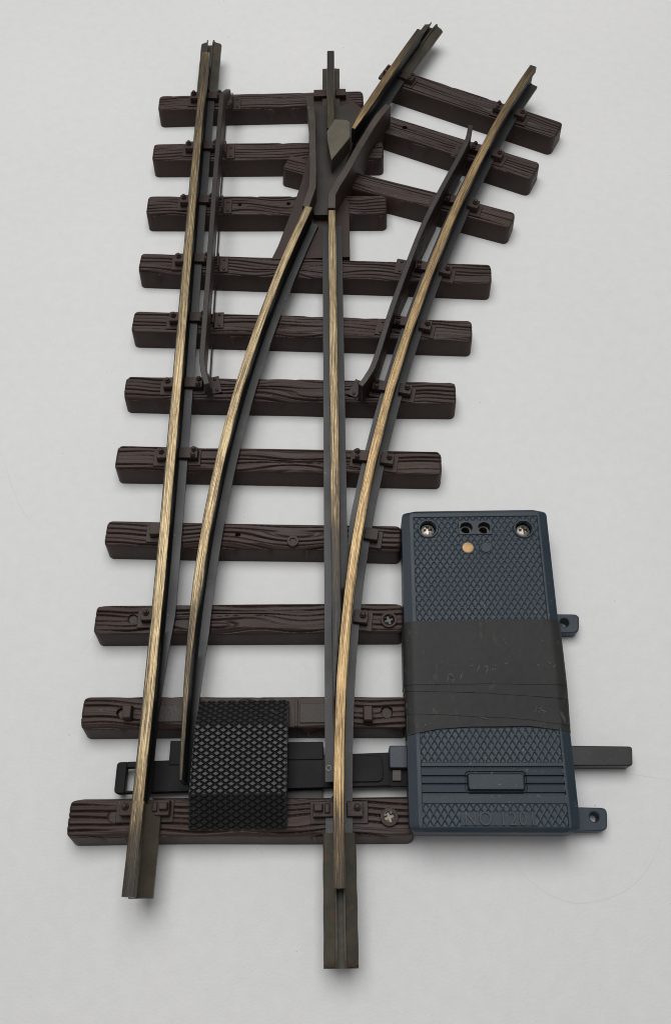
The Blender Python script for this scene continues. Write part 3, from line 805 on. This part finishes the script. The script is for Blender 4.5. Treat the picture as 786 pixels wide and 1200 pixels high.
# ------------------------------------------------------------------ chequered cover
COVER_Z = 11.3
def cover():
    zc = COVER_Z
    y_pts = [at(290, 970, ZS + .45)[1], at(290, 930, zc)[1], at(290, 850, zc)[1], at(290, 822, ZS + .45)[1]]; z_pts = [ZS + .45, zc, zc, ZS + .45]
    seg = np.r_[0, np.cumsum(np.hypot(np.diff(y_pts), np.diff(z_pts)))]
    na, nb = 330, 460
    x0b, x0f, x1 = at(234, 822, ZS + .45)[0], at(221, 970, ZS + .45)[0], at(335.8, 930, zc)[0]
    t = np.linspace(0, seg[-1], nb)
    yy = np.interp(t, seg, y_pts); zz = np.interp(t, seg, z_pts)
    # normal of the profile, blended at the folds
    ty, tz = np.gradient(yy, t), np.gradient(zz, t); ln = np.hypot(ty, tz); ny, nz = -tz / ln, ty / ln
    P = np.zeros((na, nb, 3))
    x0 = np.interp(yy, [y_pts[0], y_pts[3]], [x0f, x0b])
    u = np.linspace(0, 1, na)[:, None]
    X = x0[None, :] + (x1 - x0[None, :]) * u
    px_, py_ = 2.66, 1.66
    a = (X - 11) / px_ + t[None, :] / py_; b = (X - 11) / px_ - t[None, :] / py_
    da, db = np.abs(a - np.round(a)), np.abs(b - np.round(b))       # 0 on a groove
    d = np.minimum(da, db)
    h = np.clip((d - .02) / .18, 0, 1) * .50                         # flat-topped studs
    edge = np.minimum(np.minimum(u * 24, (1 - u) * 24), 9)
    h = np.where(edge < .25, h * .3, h)
    P[..., 0] = X; P[..., 1] = yy[None, :] + ny[None, :] * h; P[..., 2] = zz[None, :] + nz[None, :] * h
    mb = MB(); I = mb.grid(P)
    # side walls and underside lip
    mb.skirt(I, ZS + .05)
    return mb.build('chequered_cover', SATIN, TURN, smooth=25, fix=False)
cover()

# ------------------------------------------------------------------ point motor
ZL = 12.0
TL, TR, BR_, BL = ats([(470.5, 598.2), (640, 595.8), (681.5, 975.5), (480, 975)], ZL)
W_, L_ = 43.2, 91.0
MOTOR = thing('point_motor', (88.5, 66, 0), 'dark blue black box shaped point motor wrapped in black tape beside the track', 'point motor')
def bil(u, v):
    """u, v in mm on the lid (from its near left corner) to world"""
    a, b = (u / W_)[..., None], (v / L_)[..., None]
    return BL * (1 - a) * (1 - b) + BR_ * a * (1 - b) + TL * (1 - a) * b + TR * a * b
def p1(u, v): return bil(np.array(u, float), np.array(v, float))
SCREWS = [(7.62, 84.88), (35.83, 84.45)]; SOCK = [(18.93, 84.99), (24.22, 84.9)]; PIN = (19.07, 78.57); DISC = (24.3, 78.5)
def lid_height(U, V, u=None, v=None):
    """relief of the lid, mm relative to the lid plane"""
    H = np.zeros_like(U)
    # broad sloping shoulders left and right, narrow ones front and back
    s = np.minimum(U, W_ - U); f = np.minimum(V, L_ - V)
    H -= np.clip((2.4 - s) / 2.4, 0, 1) * .9
    H -= np.clip((1.0 - f) / 1.0, 0, 1) * .8
    zone = (U > 3.3) & (U < W_ - 3.0) & (V > 1.5) & (V < L_ - 2.3)
    H = np.where(zone, H - .12, H)
    # diamond ridges
    cx, cy = 1.86, 2.86
    a = (U - 3.3) / cx + V / cy; b = (U - 3.3) / cx - V / cy
    d = np.minimum(np.abs(a - np.round(a)), np.abs(b - np.round(b)))
    kn = zone & ~((V > 6.9) & (V < 17.2))
    txt = (U > 12.9) & (U < 32.0) & (V > 1.2) & (V < 5.0)
    fine = kn & (V > L_ - 4.4)
    for (x, y) in SCREWS: kn &= np.hypot(U - x, V - y) > 3.0
    kn &= ~((np.abs(V - 85) < 2.3) & (U > 16.6) & (U < 26.6))
    for (x, y) in (PIN, DISC): kn &= np.hypot(U - x, V - y) > 2.0
    ridge = np.clip(1 - d / .10, 0, 1)
    # each cell is a shallow dish deepest at its far corner
    fa = a - np.floor(a); fb = b - np.floor(b)
    up = np.clip((fa + 1 - fb) / 2, 0, 1)
    H = np.where(kn & ~txt, H - .16 + .16 * ridge - .24 * (up ** 3) * (1 - ridge), H)
    H = np.where(txt, H - .22, H)
    # ribs
    rib = zone & (V > 6.9) & (V < 17.2)
    for v0 in (15.9, 13.7, 11.7, 9.4): H = np.where(rib & (np.abs(V - v0) < .30), H - .55, H)
    H = np.where(rib & (V < 15.9) & (V > 9.4), H - .10 + .22 * np.clip(((V - 9.4) % 2.17) / 2.17, 0, 1), H)
    hx = np.abs(U - 22.5) - 7.4; hy = np.abs(V - 12.2) - 2.2
    dist = np.hypot(np.maximum(hx + .8, 0), np.maximum(hy + .8, 0)) + np.minimum(np.maximum(hx + .8, hy + .8), 0) - .8
    H = np.where(rib & (dist < .55) & (dist >= 0), H - .35, H)
    H = np.where(dist < 0, np.clip(-dist / .35, 0, 1) * .75 - .05, H)
    H = np.where((V < 1.55) & (V > 1.25) & (U > 3) & (U < W_ - 3), H - .3, H)
    for (x, y) in SCREWS:
        r_ = np.hypot(U - x, V - y)
        H = np.where((r_ > 2.45) & (r_ < 3.0), .12, H); H = np.where(r_ <= 2.35, -2.6, H)
    H = np.where((np.abs(V - 85) < 2.3) & (U > 16.6) & (U < 26.6), -.02, H)
    for (x, y) in SOCK:
        r_ = np.hypot(U - x, V - y); H = np.where(r_ < 1.75, -6.0, H)
    r_ = np.hypot(U - DISC[0], V - DISC[1]); H = np.where(r_ < 1.8, .05, H); H = np.where((r_ > 1.55) & (r_ < 1.8), -.18, H)
    return H
def make_lid():
    na, nb = 290, 560
    u = np.linspace(0, W_, na); v = np.linspace(0, L_, nb)
    U, V = np.meshgrid(u, v, indexing='ij')
    H = lid_height(U, V)
    rc = 2.2    # rounded plan corners
    e = np.minimum(V, L_ - V)
    inset = np.where(e < rc, rc - np.sqrt(np.maximum(0, rc ** 2 - (rc - e) ** 2)), 0)
    U2 = U + np.where(U < W_ / 2, 1, -1) * inset * np.abs(U - W_ / 2) / (W_ / 2)
    P = np.zeros((na, nb, 3)); P[..., :2] = bil(U2, V); P[..., 2] = ZL + H
    mb = MB(); I = mb.grid(P); mb.skirt(I, 3.0)
    return mb.build('lid', NAVY, MOTOR, smooth=40, fix=False)
LID = make_lid()
mb = MB(); c = [p1(.8, .7), p1(W_ - .8, .7), p1(W_ - .8, L_ - .8), p1(.8, L_ - .8)]
mb.prism(rounded(c, 2), 0.05, 5.8); BASE = mb.build('housing', NAVY, MOTOR, bevel=.3)
# sunk cross-head screws
for (x, y) in SCREWS:
    q = p1(x, y); n = 40; P = np.zeros((n + 1, 11, 3)); r = 1.75; z = ZL - 1.5
    for j in range(n + 1):
        for i in range(11):
            rr = r * i / 10; a = 2 * math.pi * j / n; xx, yy = rr * math.cos(a), rr * math.sin(a)
            zz = z + .5 - .45 * (rr / r) ** 2
            for ang in (.3 + x, .3 + x + math.pi / 2):
                uu = abs(xx * math.cos(ang) + yy * math.sin(ang)); vv = abs(-xx * math.sin(ang) + yy * math.cos(ang))
                if vv < r * .2 and uu < r * .68: zz = z - .7
            P[j, i] = (q[0] + xx, q[1] + yy, zz)
    mb = MB(); mb.grid(P); mb.tube(q[0], q[1], z - 1.2, z + .06, r * .97, r, 32); mb.build('screw', STEEL, LID, smooth=45)
for (x, y) in SOCK:
    q = p1(x, y); mb = MB(); mb.tube(q[0], q[1], ZL - 5.9, ZL - 2.4, 1.25, 1.7, 28); mb.build('socket', RUSTY, LID)
q = p1(*PIN); mb = MB(); mb.cyl(q[0], q[1], ZL - .6, ZL - .05, 1.55, 28, dome=.12); mb.build('contact_pin', BRASSPIN, LID, smooth=50)
# embossed writing
fc = bpy.data.curves.new('embossed_text', 'FONT'); fc.body = 'NO.1201'; fc.size = 4.6 * MM; fc.extrude = .26 * MM; fc.bevel_depth = .04 * MM; fc.space_character = 1.16
fc.offset = -.03 * MM
fo = bpy.data.objects.new('tmp_text', fc); COL.objects.link(fo)
bpy.context.view_layer.update()
dg = bpy.context.evaluated_depsgraph_get()
tm = bpy.data.meshes.new_from_object(fo.evaluated_get(dg)); bpy.data.objects.remove(fo)
tm.name = 'embossed_text'; tm.materials.clear(); tm.materials.append(RUBBED)
xs = [v.co.x for v in tm.vertices]; sx = 16.6 * MM / (max(xs) - min(xs)); mnx = min(xs)
for v in tm.vertices: v.co.x = (v.co.x - mnx) * sx
to = bpy.data.objects.new('embossed_text', tm); COL.objects.link(to)
q = p1(14.1, 1.65); dv = p1(30, 1.65) - p1(14, 1.65)
place(to, (q[0], q[1], ZL - .28), LID, math.atan2(dv[1], dv[0]))

# tape wound round the lid in overlapping turns
def tape(v0, v1, t, seed, name):
    r = np.random.default_rng(seed); n, m = 90, 40
    prof = [(-.05, ZL - 7.5), (-.05, ZL - .95), (2.3, ZL + .02), (W_ / 2, ZL + .1), (W_ - 2.3, ZL + .02), (W_ + .05, ZL - .95), (W_ + .05, ZL - 7.5)]
    seg = np.r_[0, np.cumsum([math.dist(prof[i], prof[i + 1]) for i in range(len(prof) - 1)])]
    s = np.linspace(0, seg[-1], n); uu = np.interp(s, seg, [p[0] for p in prof]); zz = np.interp(s, seg, [p[1] for p in prof])
    tu, tz = np.gradient(uu), np.gradient(zz); l = np.hypot(tu, tz); nu, nz = -tz / l, tu / l
    fu = uu / W_
    a = np.interp(fu, [p[0] for p in v0], [p[1] for p in v0]) + .12 * smooth1d(n, 9, r)
    b = np.interp(fu, [p[0] for p in v1], [p[1] for p in v1]) + .10 * smooth1d(n, 12, r)
    P = np.zeros((n, m, 3)); WS = np.r_[0, .0015, np.linspace(.006, .994, m - 4), .9985, 1]
    for j in range(m):
        w = WS[j]; vv = a * (1 - w) + b * w
        bulge = .5 * math.sin(math.pi * w) * np.clip((fu - .96) / .04, 0, 1) if name == 0 else 0
        wr = .03 * np.array([mnoise.noise(Vector((x * .35 + seed, y_ * .5, 0))) for x, y_ in zip(s, vv)])
        th = t * (1 if 1 <= j <= m - 2 else .05) + wr + (.10 * math.exp(-WS[j] * 60) * np.clip(smooth1d(n, 7, np.random.default_rng(seed + 5)), 0, 1) if j else 0)
        U = uu + nu * (th + bulge); Z = zz + nz * th
        q = bil(U, vv); P[:, j, :2] = q; P[:, j, 2] = Z
    mb = MB(); I = mb.grid(P)
    return mb, I
TP = MB()
top = [(0, 55.9), (1, 56.3)]
layers = [([(0, 24.2), (.18, 25.7), (.4, 26.3), (.73, 26.6), (1, 25.0)], .10), ([(0, 29.9), (.6, 28.8), (1, 26.7)], .24), ([(0, 36.1), (.5, 35.2), (1, 33.7)], .38), ([(0, 37.7), (.5, 37.8), (1, 37.5)], .52)]
tape_root = None
for i, (lo_, t) in enumerate(layers):
    mb, I = tape(lo_, top if i == 0 else [(0, 55.6 - .1 * i), (1, 56.0 - .1 * i)], t, 30 + i, i)
    # close the near edge down to the lid
    o = mb.build('tape_wrap' if i == 0 else 'tape_turn', TAPE, MOTOR if i == 0 else tape_root, smooth=50, fix=False)
    sd = o.modifiers.new('thickness', 'SOLIDIFY'); sd.thickness = .2 * MM; sd.offset = -1
    if i == 0: tape_root = o

# pale scuffs scratched into the tape
SCUFF, _nt, _b = new_mat('pale_scuff'); _b.inputs['Base Color'].default_value = (.065, .064, .063, 1); _b.inputs['Roughness'].default_value = .7
r_ = np.random.default_rng(3); mb = MB()
strokes = [((523, 800), (525.5, 791)), ((525.5, 791), (530, 789.5)), ((530, 789.5), (527.5, 798)), ((532, 795), (529.5, 800)), ((541.5, 788), (539, 797)), ((526, 796), (531, 793)),
           ((562, 779), (558, 788)), ((566, 782), (572, 780)), ((572, 780), (569, 790)), ((577, 779), (580, 786)), ((581, 778), (575, 787)), ((549, 781), (556, 779.5)), ((590, 778), (596, 777)),
           ((628, 781), (633, 778)), ((640, 775), (645, 779)), ((647, 783), (651, 779)), ((560, 839), (574, 843)), ((625, 834), (636, 828)), ((630, 830), (640, 834)), ((627, 828), (633, 836)), ((496, 853), (500, 847))]
for p, q in strokes:
    p, q = at(*p, ZL + .6), at(*q, ZL + .6); d = (q - p) / np.linalg.norm(q - p); nn = np.array([-d[1], d[0]]); m = 7; vs = []
    for i in range(m):
        t = i / (m - 1); c = p + (q - p) * t + nn * r_.normal(0, .05); w_ = .13 * (.35 + math.sin(math.pi * t)) * r_.uniform(.6, 1.2)
        hgt = ZL + (.70 if c[1] > at(560, 808, ZL)[1] else .40)
        vs += [(*(c - nn * w_), hgt), (*(c + nn * w_), hgt)]
    mb.add(vs, [(2 * i, 2 * i + 1, 2 * i + 3, 2 * i + 2) for i in range(m - 1)])
mb.build('scuff_marks', SCUFF, tape_root, smooth=0)

# mounting ears, slider and drive arm
def ear(pts, hole, zt, name='mounting_ear'):
    q = [ats([p], zt)[0] for p in pts]
    q[0] = q[0] + np.array([-6, 0]); q[3] = q[3] + np.array([-6, 0])
    q = q[::-1]
    h = at(*hole, zt)
    mb = MB(); pr_ = rounded(q, [0, 1.4, 1.4, 0])
    c = np.mean(np.array(q), 0)
    # plate with a round hole: bridge the outline to a ring
    n = 32; out = []
    ang = [2 * math.pi * i / n for i in range(n)]
    poly = np.array(pr_)
    for a in ang:   # ray from hole centre to outline
        d = np.array([math.cos(a), math.sin(a)]); best = None
        for i in range(len(poly)):
            p, e = poly[i], poly[(i + 1) % len(poly)] - poly[i]
            den = d[0] * e[1] - d[1] * e[0]
            if abs(den) < 1e-9: continue
            w = p - h; t = (w[0] * e[1] - w[1] * e[0]) / den; s = (w[0] * d[1] - w[1] * d[0]) / den
            if t > 0 and -1e-6 <= s <= 1 + 1e-6: best = t if best is None else min(best, t)
        out.append(h + d * (best or 3))
    vs = []
    for z in (0.05, zt):
        vs += [(p[0], p[1], z) for p in out]; vs += [(h[0] + 1.15 * math.cos(a), h[1] + 1.15 * math.sin(a), z) for a in ang]
    fs = []
    for i in range(n):
        j = (i + 1) % n
        fs += [(2 * n + i, 2 * n + j, 3 * n + j, 3 * n + i), (i, n + i, n + j, j), (i, j, 2 * n + j, 2 * n + i), (n + j, n + i, 3 * n + i, 3 * n + j)]
    mb.add(vs, fs)
    return mb.build(name, NAVY, BASE, smooth=40, bevel=.35)
ear([(655, 719), (678.5, 719.5), (678, 741.5), (658, 742)], (661, 729.5), 4)
ear([(680, 945), (711, 946.5), (711.5, 973.5), (684, 975)], (696, 957.5), 4)
q = ats([(660, 873.5), (740.5, 874.5), (741, 897.5), (660, 897.5)], 5)
mb = MB(); mb.prism(rounded([tuple(p) for p in q[::-1]], [0, .9, .9, 0]), .05, 5); mb.build('slider', BLACK, MOTOR, bevel=.3)
q = ats([(455.5, 873.5), (484, 873.5), (484, 900), (456, 900)], 7)
mb = MB(); mb.prism(rounded([tuple(p) for p in q[::-1]], [.6, 0, 0, .6]), 1.2, 7); mb.build('drive_arm', NAVY, MOTOR, bevel=.3)
q = ats([(459.5, 902), (470, 902), (470, 915), (459.5, 915)], 5.7)
mb = MB(); mb.prism([tuple(p) for p in q[::-1]], 4.5, 5.7); mb.build('drive_peg', FROGM, BAR, bevel=.12)
q = ats([(456.5, 900), (477, 900), (477, 921), (456.5, 921)], 5.6)
mb = MB(); mb.prism([tuple(p) for p in q[::-1]], 4.4, 5.0); mb.build('arm_seat', BARM, BAR, bevel=.1)

# ------------------------------------------------------------------ light
w = bpy.data.worlds.new('World'); scene.world = w; w.use_nodes = True
bg = w.node_tree.nodes['Background']; bg.inputs[0].default_value = (1, .993, .985, 1); bg.inputs[1].default_value = .22
def area(name, loc, target, size, energy, col):
    l = bpy.data.lights.new(name, 'AREA'); l.shape = 'SQUARE'; l.size = size; l.energy = energy; l.color = col
    o = bpy.data.objects.new(name, l); COL.objects.link(o); o.location = loc
    o.rotation_euler = (Vector(target) - Vector(loc)).to_track_quat('-Z', 'Y').to_euler()
    return o
area('ceiling_lamp', (-.02, .40, .90), (.03, .15, 0), .72, 6.9, (1, .995, .99))
scene.view_settings.view_transform = 'Standard'; scene.view_settings.look = 'None'
scene.view_settings.exposure = 0; scene.view_settings.gamma = 1
scene.cycles.use_denoising = True
scene.cycles.filter_width = 1.05
scene.cycles.max_bounces = 8
